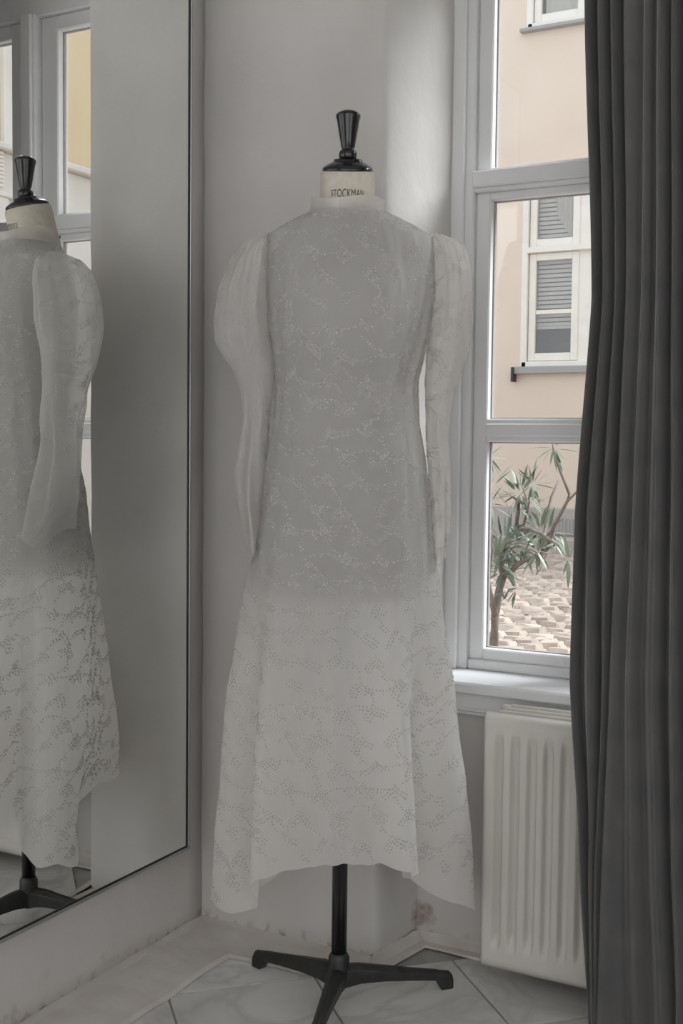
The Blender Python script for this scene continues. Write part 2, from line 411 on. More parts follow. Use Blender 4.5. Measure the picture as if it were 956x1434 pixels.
def sash(x0, x1, z0, z1, bars, st=.033, rail=.022, brail=.03, stR=None):
    ys, ye, yg = yf+.014, yf+.052, yf+.036
    stR = stR or st
    bm = bmesh.new()
    add_box(bm, (x0, ys, z0), (x0+st, ye, z1), .003); add_box(bm, (x1-stR, ys, z0), (x1, ye, z1), .003)
    add_box(bm, (x0+st-.001, ys, z0), (x1-stR+.001, ye, z0+brail), .003); add_box(bm, (x0+st-.001, ys, z1-rail), (x1-stR+.001, ye, z1), .003)
    s = link('casement', bm_mesh('casement', bm), FR, W)
    lo = z0+brail
    for b0, b1 in bars + [(z1-rail, None)]:
        box('pane', (x0+st-.004, yg, lo-.004), (x1-stR+.004, yg+.004, b0+.004), MAT['glass'], s)
        # putty bead round the pane, a thin dark seal
        g = boxes('glazing_seal', [((x0+st, yg-.002, lo), (x0+st+.003, yg+.006, b0)), ((x1-stR-.003, yg-.002, lo), (x1-stR, yg+.006, b0)),
                                   ((x0+st, yg-.002, lo), (x1-stR, yg+.006, lo+.002)), ((x0+st, yg-.002, b0-.002), (x1-stR, yg+.006, b0))], MAT['slate'], s)
        if b1 is not None:
            boxes('glazing_bar', [((x0+st-.002, ys+.002, b0), (x1-stR+.002, ye, b1)), ((x0+st-.002, ys-.006, b0+.012), (x1-stR+.002, ys+.004, b1-.010))], FR, s, .003); lo = b1
for (x0, x1, l_, r_) in ((-.963, -.655, .033, .055), (-.605, -.297, .055, .055), (-.247, .061, .055, .033)):
    sash(x0, x1, 1.622, 2.135, [], l_, .038, .010, r_)
    sash(x0, x1, SILL+.02, 1.582, [(1.056, 1.106)], l_, .018, .026, r_)
boxes('window_sill', [((-1.012, 2.208, SILL-.024), (WX1+.02, yf+.02, SILL))], MAT['sill'], W, .004)
box('outer_sill', (RX, 2.45, SILL-.03), (WX1, 2.60, SILL+.004), MAT['slate'], W, .003)
tag(boxes('trim_3', [((RX-.004, YW-.012, .497), (WX1, YW+.002, SILL-.024)), ((RX-.004, YW-.017, .505), (WX1, YW, .512))], FR, None, .002), kind='structure')

# ------------------------------------------------------------------ wall mirror
XM = -1.415
my0, my1, mz0, mz1 = .92, 1.963, .208, 2.24
mr = empty('wall_mirror', (XL, (my0+my1)/2, mz0))
def mbox(name, a, b, m, bev=0):
    o = box(name, a, b, m, None, bev); o.parent = mr; o.matrix_parent_inverse = Matrix.Translation(-mr.location); return o
mbox('backing_board', (XL+.002, my0+.012, mz0+.012), (XM-.004, my1-.012, mz1-.012), MAT['gasket'])
mbox('mirror_glass', (XM-.004, my0+.009, mz0+.009), (XM, my1-.009, mz1-.009), MAT['silver'])
for a, b in (((XL+.002, my0, mz0), (XM+.003, my0+.006, mz1)), ((XL+.002, my1-.006, mz0), (XM+.003, my1, mz1)),
             ((XL+.002, my0, mz0), (XM+.003, my1, mz0+.006)), ((XL+.002, my0, mz1-.006), (XM+.003, my1, mz1))):
    mbox('frame_rail', a, b, MAT['aluminium'], .001)
for a, b in (((XM-.01, my1-.0105, mz0+.006), (XM+.0012, my1-.006, mz1-.006)), ((XM-.01, my0+.006, mz0+.006), (XM+.0012, my0+.0105, mz1-.006)),
             ((XM-.01, my0+.006, mz0+.006), (XM+.0012, my1-.006, mz0+.0095)), ((XM-.01, my0+.006, mz1-.0095), (XM+.0012, my1-.006, mz1-.006))):
    mbox('dark_gasket', a, b, MAT['gasket'])
tag(mr, 'large frameless-looking wall mirror with a thin dark edge on the left wall', 'mirror')

# ------------------------------------------------------------------ radiator
def radiator():
    x0, x1, z0, z1, yfr = -.829, -.265, .033, .533, 2.110
    root = empty('radiator', ((x0+x1)/2, yfr, 0))
    inv = Matrix.Translation(-root.location)
    def ad(o): o.parent = root; o.matrix_parent_inverse = inv; return o
    nx, nz = 260, 44; vs, fs = [], []
    first = x0+.038; pitch = .0333; lastx = x1-.038
    def prof(x):
        if x < first-.012 or x > lastx+.012: return 0
        t = ((x-first) / pitch) % 1.0
        # raised flat ridge, slanted flank, groove, slanted flank
        if t < .14: return -1+ t/.14
        if t < .54: return 0
        if t < .70: return -(t-.54)/.16
        return -1
    for j in range(nz+1):
        z = z0 + (z1-z0)*j/nz
        # denser rows near the ends
        for i in range(nx+1):
            x = x0 + (x1-x0)*i/nx
            f = min(1, max(0, (z-z0-.045)/.022))*min(1, max(0, (z1-.040-z)/.022))
            y = yfr - prof(x)*.017*f
            e = min(x-x0, x1-x, z-z0, z1-z)
            if e < .010: y += .010 - math.sqrt(max(0, .010**2-(.010-e)**2))
            y += noise.noise(Vector((x*18, z*18, 1)))*.0006
            vs.append((x, y, z))
    n = nx+1
    for j in range(nz):
        for i in range(nx): fs.append((j*n+i, j*n+i+1, (j+1)*n+i+1, (j+1)*n+i))
    # side returns to the back of the panel
    bd = [i for i in range(n)] + [j*n+nx for j in range(1, nz+1)] + [nz*n+i for i in range(nx-1, -1, -1)] + [j*n for j in range(nz-1, 0, -1)]
    m0 = len(vs)
    for k in bd: vs.append((vs[k][0], yfr+.022, vs[k][2]))
    L = len(bd)
    for k in range(L): fs.append((bd[(k+1) % L], bd[k], m0+k, m0+(k+1) % L))
    fs.append(tuple(m0+k for k in range(L)))
    o = ad(link('front_panel', mesh('front_panel', vs, fs), MAT['radiator'], None, None, True))
    o.data.polygons[len(o.data.polygons)-1].use_smooth = False
    ad(box('back_panel', (x0+.012, yfr+.062, z0+.012), (x1-.012, yfr+.080, z1+.006), MAT['radiator'], None, .005, 2))
    for k in range(3):
        y = yfr+.028+k*.013
        ad(box('top_slat', (x0+.02+.008*k, y, z1-.012), (x1-.02, y+.005, z1+.004+.004*k), MAT['radiator'], None, .0015))
    for s in (x0+.012, x1-.030):
        ad(box('side_cover', (s, yfr+.020, z0+.03), (s+.018, yfr+.064, z1-.006), MAT['radiator'], None, .002))
    for x in (x0+.14, x1-.14):
        ad(box('wall_bracket', (x-.015, yfr+.078, .10), (x+.015, YW-.001, .44), MAT['radiator'], None, .002))
    tag(root, 'cream ribbed panel radiator under the window sill, its right side behind the curtain', 'radiator')
radiator()

# ------------------------------------------------------------------ dress form and dress
BX, BY = -1.028, 1.905
ANG = math.atan2(-BX, BY)                     # turned towards the photographer
# local frame: x = picture right, -y = towards camera, z up
def root_at(name):
    return empty(name, (BX, BY, 0), -(-ANG))
form = root_at('dress_form')
AX = lambda y: 485.5 - 4.5*(y-152)/1220.0
def U(px, y): return (px - AX(y))*1.338e-3
def Z(y): return .32 + (1172-y)*1.3029e-3

# pole, hub, legs
lathe('pole', [(.0145, .05), (.0145, .80)], MAT['black'], form, 32)
hub = lathe('hub', [(.013, .028), (.019, .034), (.0205, .05), (.0195, .088), (.0165, .094), (.0148, .096)], MAT['iron'], form, 36)
LEG = None
def leg_mesh():
    # a cast arm with a ridge on top, tapering and falling to a block foot
    secs = [(.008, .0165, .072, .032), (.04, .0150, .070, .036), (.09, .0125, .060, .033), (.15, .0105, .0475, .026), (.195, .0100, .039, .020), (.206, .0100, .036, .000), (.224, .0095, .0325, .000), (.230, .008, .024, .000)]
    vs, fs = [], []
    for r, hw, zt, zb in secs:
        vs += [(r, -hw, zb), (r, -hw, zt-.008), (r, -hw*.35, zt), (r, hw*.35, zt), (r, hw, zt-.008), (r, hw, zb)]
    for i in range(len(secs)-1):
        for k in range(6): fs.append((i*6+k, (i+1)*6+k, (i+1)*6+(k+1) % 6, i*6+(k+1) % 6))
    fs.append((5, 4, 3, 2, 1, 0)); fs.append(tuple((len(secs)-1)*6+k for k in range(6)))
    me = mesh('leg', vs, fs); bm = bmesh.new(); bm.from_mesh(me); bmesh.ops.recalc_face_normals(bm, faces=bm.faces)
    bmesh.ops.bevel(bm, geom=bm.edges[:], offset=.0012, segments=1, affect='EDGES'); bm.to_mesh(me); bm.free(); return me
LM = leg_mesh()
for a in (166, 45.5, 285.5):
    o = link('leg', LM, MAT['iron'], form); o.rotation_euler = (0, 0, R(a)-form.rotation_euler.z)

# torso (linen, its colour darkened for the shade inside the dress)
def loft(name, rows, mat_, parent, n=72, close_top=False, close_bot=False, smooth=True, uvscale=None):
    """rows: list of lists of n points (closed rings)"""
    vs = [p for r in rows for p in r]; fs = []
    for i in range(len(rows)-1):
        for k in range(n): fs.append((i*n+k, i*n+(k+1) % n, (i+1)*n+(k+1) % n, (i+1)*n+k))
    nq = len(fs)
    if close_top: fs.append(tuple(range(n)))
    if close_bot: fs.append(tuple((len(rows)-1)*n+k for k in range(n))[::-1])
    me = mesh(name, vs, fs)
    # cloth coordinates in metres
    uvl = me.uv_layers.new(name='cloth'); acc = []
    # u by accumulated arc of a reference row, v by accumulated length down each column
    ref = rows[len(rows)//2]; us = [0]
    for k in range(n): us.append(us[-1] + (Vector(ref[(k+1) % n])-Vector(ref[k])).length)
    vv = [[0]*n for _ in rows]
    for i in range(1, len(rows)):
        for k in range(n): vv[i][k] = vv[i-1][k] + (Vector(rows[i][k])-Vector(rows[i-1][k])).length
    for p in me.polygons:
        if p.index >= nq: continue
        i, k = divmod(p.index, n)
        for li, vi in zip(p.loop_indices, p.vertices):
            r_, c_ = divmod(vi, n)
            u = us[k+1] if c_ == (k+1) % n else us[k]
            uvl.data[li].uv = (u, -vv[r_][c_])
    o = link(name, me, mat_, parent)
    for p in me.polygons: p.use_smooth = smooth
    return o

def ell(a_l, a_r, f, b, z, th, pf=2.3):
    s, c = math.sin(th), math.cos(th)
    a = a_r if s >= 0 else a_l
    d = f if c >= 0 else b
    r = (abs(s/a)**pf + abs(c/d)**pf)**(-1/pf)
    return r
tor = [(1.470, .050, .050, .050), (1.452, .062, .052, .056), (1.440, .092, .055, .060), (1.425, .122, .060, .066), (1.405, .134, .068, .074), (1.35, .136, .086, .084), (1.28, .130, .102, .088), (1.22, .120, .098, .080),
       (1.15, .106, .085, .066), (1.08, .112, .090, .072), (1.00, .128, .098, .088), (.92, .140, .103, .102), (.84, .146, .105, .108), (.775, .145, .104, .108), (.768, .135, .095, .1)]
EMB_RNG = random.Random(11)
def sprigs(a0, a1, b0, b1):
    """dot positions of the embroidery on flat cloth: leaf combs strung on wandering stems"""
    W_, H_ = .064, .045; P = []
    nodes_ = {}
    for j in range(int(b0/H_)-1, int(b1/H_)+2):
        for i in range(int(a0/W_)-2, int(a1/W_)+2):
            nodes_[i, j] = (i*W_ + (j % 2)*W_/2 + EMB_RNG.uniform(-.008, .008), j*H_ + EMB_RNG.uniform(-.007, .007))
    for (i, j), (x, y) in nodes_.items():
        for c in range(EMB_RNG.choice((1, 2, 2))):
            ang = (.75 if (i+j+c) % 2 else 2.35) + EMB_RNG.uniform(-.3, .3)
            nl, nw = EMB_RNG.choice(((5, 3), (6, 2), (5, 2), (4, 3), (6, 3)))
            ca, sa = math.cos(ang), math.sin(ang); off = EMB_RNG.uniform(.004, .013)
            for p in range(nl):
                for q in range(nw):
                    u, v = (p-(nl-1)/2)*.0058 + (q % 2)*.0022 + off, (q-(nw-1)/2)*.0062 + .0012*math.sin(p*1.1)
                    P.append((x+u*ca-v*sa, y+u*sa+v*ca))
        for nb in ((i+1, j), (i + (j % 2), j+1)):
            if nb not in nodes_ or EMB_RNG.random() < .30: continue
            x2, y2 = nodes_[nb]; L = math.hypot(x2-x, y2-y); bow = EMB_RNG.uniform(-.019, .019); k = int(L/.0060)
            for t in range(2, k-1):
                f = t/k; w_ = bow*math.sin(PI*f); P.append((x+(x2-x)*f - (y2-y)/L*w_ + EMB_RNG.uniform(-.0006, .0006), y+(y2-y)*f + (x2-x)/L*w_))
                if EMB_RNG.random() < .34: P.append((x+(x2-x)*f - (y2-y)/L*(w_+.0058), y+(y2-y)*f + (x2-x)/L*(w_+.0058)))
    return [p for p in P if a0 < p[0] < a1 and b0 < p[1] < b1]
import bisect
def embroider(name, rows, n, mid, parent, rad=.0021, hgt=.0009):
    """raised dots laid on a lofted cloth; rows as given to loft, column mid is the front"""
    nr = len(rows)
    vv = [[0]*nr for _ in range(n)]
    for k in range(n):
        for i in range(1, nr): vv[k][i] = vv[k][i-1] + (rows[i][k]-rows[i-1][k]).length
    arcs = []
    for r in rows:
        c = [0]
        for k in range(n): c.append(c[-1] + (r[(mid+k+1) % n]-r[(mid+k) % n]).length)
        arcs.append(c)
    amax = max(c[-1] for c in arcs)/2; bmax = max(v[-1] for v in vv)
    vs, fs = [], []
    for a, b in sprigs(-amax, amax, .004, bmax):
        col = mid + int(a/(2*amax)*n); ok = True; i = 0; fr = 0
        for it in range(3):
            cv = vv[col % n]
            if b >= cv[-1]-.003: ok = False; break
            i = min(bisect.bisect_right(cv, b)-1, nr-2); fr = (b-cv[i])/max(cv[i+1]-cv[i], 1e-6)
            ar = arcs[i]; tot = ar[-1]
            if abs(a) >= tot/2-.001: ok = False; break
            aa = a % tot; kc = min(bisect.bisect_right(ar, aa)-1, n-1); fc = (aa-ar[kc])/max(ar[kc+1]-ar[kc], 1e-6); col = mid+kc
        if not ok: continue
        c0, c1 = col % n, (col+1) % n
        p00, p01, p10, p11 = rows[i][c0], rows[i][c1], rows[i+1][c0], rows[i+1][c1]
        p = (p00*(1-fc)+p01*fc)*(1-fr) + (p10*(1-fc)+p11*fc)*fr
        ex = (p01-p00)+(p11-p10); ey = (p10-p00)+(p11-p01)
        if ex.length < 1e-7 or ey.length < 1e-7: continue
        ex.normalize(); nn = ex.cross(ey)
        if nn.length < 1e-6: continue
        nn.normalize(); nn = -nn if EMB_SIGN*nn.dot(Vector((p.x-EMB_C[0], p.y-EMB_C[1], 0))) < 0 else nn
        ey = nn.cross(ex); m0 = len(vs); r_ = rad*EMB_RNG.uniform(.8, 1.15)
        for q in range(6):
            an = q*PI/3; vs.append(p + nn*.0002 + r_*(math.cos(an)*ex + math.sin(an)*ey))
        vs.append(p + nn*(hgt+.0002))
        for q in range(6): fs.append((m0+q, m0+(q+1) % 6, m0+6))
    o = link(name, mesh(name, vs, fs), MAT['thread'], parent, None, True); o['kind'] = 'stuff'; o['label'] = 'raised white embroidered dots'
    return o
EMB_SIGN, EMB_C = 1, (0, 0)
rows = []
for z, a, f, b in tor:
    rows.append([Vector((ell(a, a, f, b, z, 2*PI*k/48)*math.sin(2*PI*k/48), -ell(a, a, f, b, z, 2*PI*k/48)*math.cos(2*PI*k/48), z)) for k in range(48)])
loft('torso', rows, MAT['shaded_linen'], form, 48, True, True)

# neck leaning forward, with its cap; upright turned knob
TILT = R(13)
NB = Vector((0, .037, 1.400))
NM = Matrix.Translation(NB) @ Matrix.Rotation(TILT, 4, 'X')
neck = lathe('neck', [(.056, .0), (.0525, .05), (.0505, .09), (.0495, .135), (.0488, .143), (.046, .1455)], MAT['linen'], form, 64, NM)
cap = lathe('neck_cap', [(.0455, .1440), (.0462, .1475), (.0458, .1505), (.043, .1535), (.034, .1585), (.0275, .1615), (.0262, .162), (.0258, .1655), (.0225, .167), (.018, .1675)], MAT['black'], form, 64, NM)
KP = NM @ Vector((0, 0, .166))
KM = Matrix.Translation(KP)
k0 = Z(152) - KP.z
lathe('knob', [(.012, -.003), (.0145, .0005), (.0163, .004), (.0163, .011), (.0142, .0152), (.0108, .0165), (.0112, .019), (.0127, .0225), (.0150, .036), (.0178, .052), (.0205, .068), (.0224, k0-.0125), (.0226, k0-.0095), (.0205, k0-.0065), (.014, k0-.0025), (.006, k0-.0003), (.0012, k0)], MAT['black'], form, 48, KM)
# stencilled lettering round the neck
cu = bpy.data.curves.new('lettering', 'FONT'); cu.body = 'STOCKMAN'; cu.align_x = 'CENTER'; cu.size = .0175; cu.space_character = 1.0; cu.extrude = 0
to = bpy.data.objects.new('lettering_src', cu); COL.objects.link(to)
bpy.context.view_layer.update()
dg = bpy.context.evaluated_depsgraph_get()
me = bpy.data.meshes.new_from_object(to.evaluated_get(dg)); COL.objects.unlink(to); bpy.data.objects.remove(to)
bm = bmesh.new(); bm.from_mesh(me)
bmesh.ops.subdivide_edges(bm, edges=[e for e in bm.edges if e.calc_length() > .004], cuts=2)
xs = [v.co.x for v in bm.verts]; x0_, x1_ = min(xs), max(xs)
for v in bm.verts:
    t = (v.co.x-x0_)/(x1_-x0_)*2-1
    u = t*.0315; hgt = v.co.y*(1.22 - .45*t*t) + .0025*t*t
    zz = .1012 + hgt; rad = .0505 + .0004 - (zz-.09)*.02
    a = u/rad
    v.co = NM @ Vector((rad*math.sin(a), -rad*math.cos(a), zz))
bm.to_mesh(me); bm.free()
lt = link('lettering', me, MAT['ink'], neck); lt['label'] = 'black stencilled lettering STOCKMAN on the neck'
tag(form, 'beige linen dress form with black neck knob on a black three-legged stand', 'dress form')

dress = root_at('dress')
LAC, LSL = MAT['lace'], MAT['lace_sleeve']
# outline of the body of the dress: (picture y) -> left, right edge, front and back depth
TL = [(293, 436), (300, 420), (312, 396), (324, 378), (345, 376), (400, 377), (440, 379), (480, 385), (530, 389), (580, 386), (640, 377), (700, 371), (760, 360), (830, 345), (900, 338), (960, 332), (1100, 326), (1180, 321), (1300, 314)]
TR = [(293, 540), (300, 557), (312, 580), (324, 600), (345, 603), (400, 603), (440, 599), (480, 592), (530, 582), (580, 584), (640, 595), (700, 603), (760, 609), (830, 616), (900, 624), (960, 631), (1100, 644), (1180, 650), (1300, 658)]
TF = [(293, .055), (300, .058), (312, .064), (324, .072), (345, .084), (400, .112), (440, .118), (480, .112), (530, .100), (580, .104), (640, .112), (700, .116), (830, .122), (960, .132), (1100, .140), (1300, .150)]
TB = [(293, .062), (300, .064), (312, .068), (324, .076), (345, .088), (400, .098), (440, .098), (480, .090), (530, .078), (580, .084), (640, .100), (700, .116), (830, .130), (960, .146), (1100, .160), (1300, .172)]
HEM = [(-180, .335), (-150, .332), (-124, .325), (-117, .285), (-111, .225), (-104, .195), (-96, .185), (-86, .200), (-76, .186), (-66, .206), (-56, .248), (-47, .284), (-30, .306), (0, .318), (25, .316), (42, .305), (58, .268), (74, .215), (88, .184), (98, .178), (108, .198), (118, .216), (126, .250), (134, .305), (142, .330), (180, .335)]
def gauss(x, m, s): return math.exp(-((x-m)/s)**2)
def body_point(th, z):
    y = 1172 - (z-.32)/1.3029e-3
    d = math.degrees(th); d = (d+180) % 360-180
    aL = -U(interp(TL, y), y); aR = U(interp(TR, y), y); f = interp(TF, y); b = interp(TB, y)
    t = smooth01(690, 1150, y)           # how far the skirt has opened
    pf = 2.25 + .25*t
    r = ell(aL, aR, f, b, z, th, pf)
    g = 0
    g += .16*gauss(d, 40, 9) - .30*gauss(d, 60, 12) + .10*gauss(d, 88, 12)
    g += .11*gauss(d, -50, 8) - .26*gauss(d, -66, 10) + .08*gauss(d, -90, 12)
    g += .02*math.sin(R(d)*9+1.2)*gauss(d, 0, 45)
    g += .10*math.sin(R(d)*7+.4)*gauss(abs(d), 180, 70)
    r *= 1 + g*t*.95
    # the side points hang in a curl turned in towards the pole
    cl = 1-smooth01(.20, .46, z)
    r *= 1 - cl*(.42*gauss(d, -113, 11) + .40*gauss(d, 119, 12))
    # right side drape line running from bust to hip, gathered by the side seam
    s = smooth01(330, 380, y)*(1-smooth01(700, 860, y))
    r *= 1 + s*(.030*gauss(d, 44+.02*(y-500), 7) - .035*gauss(d, 58, 9) + .012*math.sin(R(d)*30+y*.03)*gauss(d, 66, 26) + .010*math.sin(R(d)*22+y*.02)*gauss(d, -70, 25))
    # gathers at the right of the collar and the shoulder
    s2 = (1-smooth01(330, 470, y))
    r *= 1 + s2*.030*math.sin(R(d)*26 + y*.05)*gauss(d, 55, 22) + s2*.012*math.sin(R(d)*18)*gauss(d, -60, 25)
    x, w_ = r*math.sin(th), r*math.cos(th)
    # keep clear of the wall behind
    wy = BY + math.sin(ANG)*x - math.cos(ANG)*w_; wx = BX + math.cos(ANG)*x + math.sin(ANG)*w_
    if wx < -1.0 and wy > 2.045:
        w_ += (wy - (2.045 + .022*(1-math.exp(-(wy-2.045)/.022))))/math.cos(ANG)
    q = Vector((x*9, w_*9, z*5)); k = .0035 + .004*t
    nv = noise.noise_vector(q)*k + noise.noise_vector(q*3.1)*k*.35
    return Vector((x+nv.x*.8, -w_+nv.y*.8, z))
NTH, NZ = 288, 230
ztop = Z(293)
rows = []
ths = [-PI + 2*PI*k/NTH for k in range(NTH)]
for j in range(NZ+1):
    v = j/NZ; v = v**.88*.5+v*.5 if v > 0 else 0
    row = []
    for th in ths:
        zh = interp(HEM, math.degrees(th)); zh += .0012*math.sin(th*17)+.001*math.sin(th*29+1)
        z = ztop + (zh-ztop)*v
        row.append(body_point(th, z))
    rows.append(row)
body_o = loft('dress_body', rows, LAC, dress, NTH)
embroider('embroidery', rows, NTH, NTH//2, body_o)
# stand collar, hugging the neck and slightly slumped
rows = []
for j in range(15):
    v = j/14
    row = []
    for k in range(120):
        th = 2*PI*k/120; s, c = math.sin(th), math.cos(th)
        ax = .0665 - .0025*math.sin(v*PI) + .004*v*v; 
        up = .0495 - .004*c + .003*math.sin(th*3) 
        z = Z(291) -.010 + (1-v)*(up-.0275) + .0125*(1-v)*(1 if c < 0 else (1-.3*c))
        fr = .058*(1 + .0) if c > 0 else .060
        wob = 1 + .014*math.sin(th*5+v*4) + .022*math.sin(v*9+th*2)*gauss(math.degrees(math.atan2(s, c)), 45, 40)
        lean = -.012*(1-v)
        row.append(Vector((ax*s*wob*(1.0+.045*v), -fr*c*wob*(1+.05*v) + .012 + lean, z)))
    rows.append(row)
loft('collar', rows, LAC, dress, 120)

def sleeve(tab, cz, depth, sgn, name='sleeve'):
    n = 120; rows = []
    ys = [tab[0][0] + (tab[-1][0]-tab[0][0])*i/110 for i in range(111)]
    TLs = [(a, b) for a, b, c in tab]; TRs = [(a, c) for a, b, c in tab]
    for y in ys:
        l_, r_ = U(interp(TLs, y), y), U(interp(TRs, y), y)
        cx, hw = (l_+r_)/2, (r_-l_)/2; b = interp(depth, y); cw = interp(cz, y); z = Z(y)
        row = []
        gth = 1-smooth01(330, 520, y)
        low = smooth01(520, 600, y)
        for k in range(n):
            th = 2*PI*k/n; s, c = math.sin(th), math.cos(th)
            rr = 1 + gth*.07*math.sin(th*11+.6) + .05*math.sin(th*5+y*.012) + low*(.24*math.sin(th*3+y*.012+sgn)+.12*math.sin(th*7-y*.016))*abs(c)
            x = cx + hw*s*(1 + .10*gth*math.sin(th*13)*abs(c)); w_ = cw + b*c*rr
            q = Vector((x*14+sgn*5, w_*14, z*9)); nv = noise.noise_vector(q)*.0055
            row.append(Vector((x+nv.x*.6, -w_+nv.y, z + .012*gth*math.sin(th*2)*smooth01(322, 350, y) + (.010*s - .020*c + .008*math.sin(3*th+1))*smooth01(660, 757, y))))
        rows.append(row)
    so = loft(name, rows, LSL, dress, n, True)
    global EMB_C
    EMB_C = (sum(p.x for p in rows[40])/n, sum(p.y for p in rows[40])/n)
    embroider('embroidery', rows, n, 0, so)
    return so
SL = [(321, 366, 382), (328, 352, 382), (336, 342, 381), (360, 324, 380), (400, 309, 379), (440, 303, 381), (468, 304, 384), (490, 315, 386), (512, 331, 386), (540, 340, 384), (575, 343, 380), (610, 338, 378), (650, 332, 377), (690, 335, 375), (720, 343, 374), (757, 354, 370)]
SR = [(319, 597, 612), (325, 597, 626), (332, 598, 636), (350, 599, 648), (380, 599, 655), (430, 597, 658), (480, 596, 652), (520, 595, 641), (545, 595, 631), (600, 597, 626), (650, 599, 629), (700, 602, 632), (730, 605, 629), (762, 610, 622)]
DP = [(319, .018), (335, .045), (370, .062), (430, .070), (490, .058), (540, .044), (600, .040), (680, .043), (730, .046), (762, .050)]
CZ = [(319, -.012), (400, -.022), (500, -.030), (600, -.020), (762, .0)]
sleeve(SL, CZ, DP, -1)
sleeve(SR, CZ, DP, 1)
# turned-back cuff edge on each sleeve, and the row of dark buttons down the back
bm = bmesh.new(); bmesh.ops.create_uvsphere(bm, u_segments=10, v_segments=6, radius=.0042); BM_ = bm_mesh('button', bm)
for z in [1.487] + [1.44-.055*i for i in range(9)]:
    o = link('button', BM_, MAT['button'], dress, None, True)
    p = body_point(PI, min(z, ztop-.001)); o.location = (0, p.y+.003 if z < ztop else .072, z)
tag(dress, 'long white embroidered lace dress with puffed sleeves worn by the dress form', 'dress')

# ------------------------------------------------------------------ curtain
def curtain():
    # crests (R) and hollows (V) of the hanging folds, followed from top to floor
    rows_y = (-330, 0, 420, 720, 950, 1200, 1434)
    K = [('R', .020, (820, 830, 806, 799, 812, 828)), ('V', .016, (830, 838, 813, 808, 819, 829)), ('R', .024, (840, 846, 825, 826, 826, 830.5)), ('V', .020, (849, 853, 833, 835, 830, 832)),
         ('R', .020, (857, 863, 847, 846, 834, 833.5)), ('V', .022, (866, 872, 858, 850, 838, 835)), ('R', .024, (878, 879, 866, 856, 845, 839)), ('V', .000, (899, 894, 882, 872, 868, 868)),
         ('R', .018, (906, 901, 889, 880, 884, 889)), ('V', .010, (914, 912, 902, 896, 900, 906)), ('R', .018, (925, 923, 917, 914, 918, 925)), ('V', .028, (934, 933, 930, 928, 930, 936)),
         ('R', .020, (942, 943, 942, 941, 942, 950)), ('V', .020, (950, 952, 952, 954, 957, 966)), ('R', .024, (962, 964, 966, 968, 974, 984))]
    k = 0
    while K[-1][2][0] < 1330:
        st = 11 + 5*((k*7) % 5)/5; K.append(('V' if K[-1][0] == 'R' else 'R', .018 + .008*((k*3) % 4)/4, tuple(v+st+(i*.8) for i, v in enumerate(K[-1][2])))); k += 1
    cols = []
    for ty, am, px in K:
        px = (px[0],) + px; pts = []
        for yv, p in zip(rows_y, px):
            d = FW + RT*((p-478)/F_PX) - UP*((yv-717)/F_PX); t = 2.0/d.y; q = CAM + t*d; pts.append((q.z, q.x))
        cols.append((ty, am, sorted(pts)))
    nz, sub = 130, 9; vs, fs = [], []; n = None
    for j in range(nz+1):
        z = .006 + (2.42-.006)*j/nz; row = []
        ctr = [(interp(p, z), (2.012-a) if t == 'R' else (2.012+a)) for t, a, p in cols]
        for (xa, ya), (xb, yb) in zip(ctr, ctr[1:]):
            for i in range(sub):
                t = i/sub; e = .5-.5*math.cos(PI*t); row.append((xa+(xb-xa)*t, ya+(yb-ya)*e))
        row.append(ctr[-1]); n = len(row)
        for x, y in row:
            nv = noise.noise_vector(Vector((x*9, y*4, z*2.2))); vs.append((x+nv.x*.0025, y+nv.y*.007, z))
    for j in range(nz):
        for i in range(n-1): fs.append((j*n+i, j*n+i+1, (j+1)*n+i+1, (j+1)*n+i))
    o = link('curtain', mesh('curtain', vs, fs), MAT['velvet'], None, None, True)
    md = o.modifiers.new('thickness', 'SOLIDIFY'); md.thickness = .0022
    tag(o, 'charcoal grey velvet curtain hanging in deep folds over the right side of the window', 'curtain')
curtain()
rod = empty('curtain_rod', (-.3, 2.02, 2.44))
lathe('rod', [(.011, -.62), (.011, .62)], MAT['brass'], rod, 20, Matrix.Rotation(PI/2, 4, 'Y'))
for x in (-.5, .5):
    o = box('bracket', (x-.008, -.008, -.02), (x+.008, YB-2.02, .008), MAT['brass'], rod, .001)
tag(rod, 'dark metal curtain rod above the window carrying the velvet curtain', 'curtain rod')

# ------------------------------------------------------------------ the courtyard outside
GZ = .10
grd = tag(box('ground', (-9, YO, -.2), (8, 12, GZ-.02), MAT['grit']), kind='structure')
# cobbles
cm = []
for k in range(5):
    bm = bmesh.new(); add_box(bm, (-.068, -.055, -.05), (.068, .055, 0), .022, 1)
    for v in bm.verts:
        v.co.x += random.uniform(-.010, .010); v.co.y += random.uniform(-.008, .008)
        if v.co.z > -.01: v.co.z += random.uniform(-.004, .008)
    cm.append(bm_mesh('cobblestone', bm))
cand = []
yy = YO+.12; row_ = 0
while yy < 10.75:
    xx = -6 + (row_ % 2)*.075
    while xx < 4:
        cand.append((xx + random.uniform(-.012, .012) , yy + .03*math.sin(xx*2.1) + random.uniform(-.01, .01))); xx += .148
    yy += .121; row_ += 1
def seen(x, y):
    d = Vector((x, y, GZ)) - CAM; zz = d.dot(FW)
    if zz < 1: return None
    px = 478 + F_PX*d.dot(RT)/zz; py = 717 - F_PX*d.dot(UP)/zz
    if not (675 < px < 815): return None
    if y < 2.9: return None
    return 1/zz
vis = sorted([(-(seen(x, y) or 0), x, y) for x, y in cand])
ind = [(x, y) for s_, x, y in vis if s_ < 0 and y > 4.3][:300]
iset = set(ind)
for x, y in ind:
    o = link('cobblestone', random.choice(cm), MAT['cobble'], grd); o.location = (x, y, GZ + random.uniform(-.008, .012)); o.rotation_euler = (random.uniform(-.04, .04), random.uniform(-.04, .04), random.uniform(-.12, .12))
bm = bmesh.new()
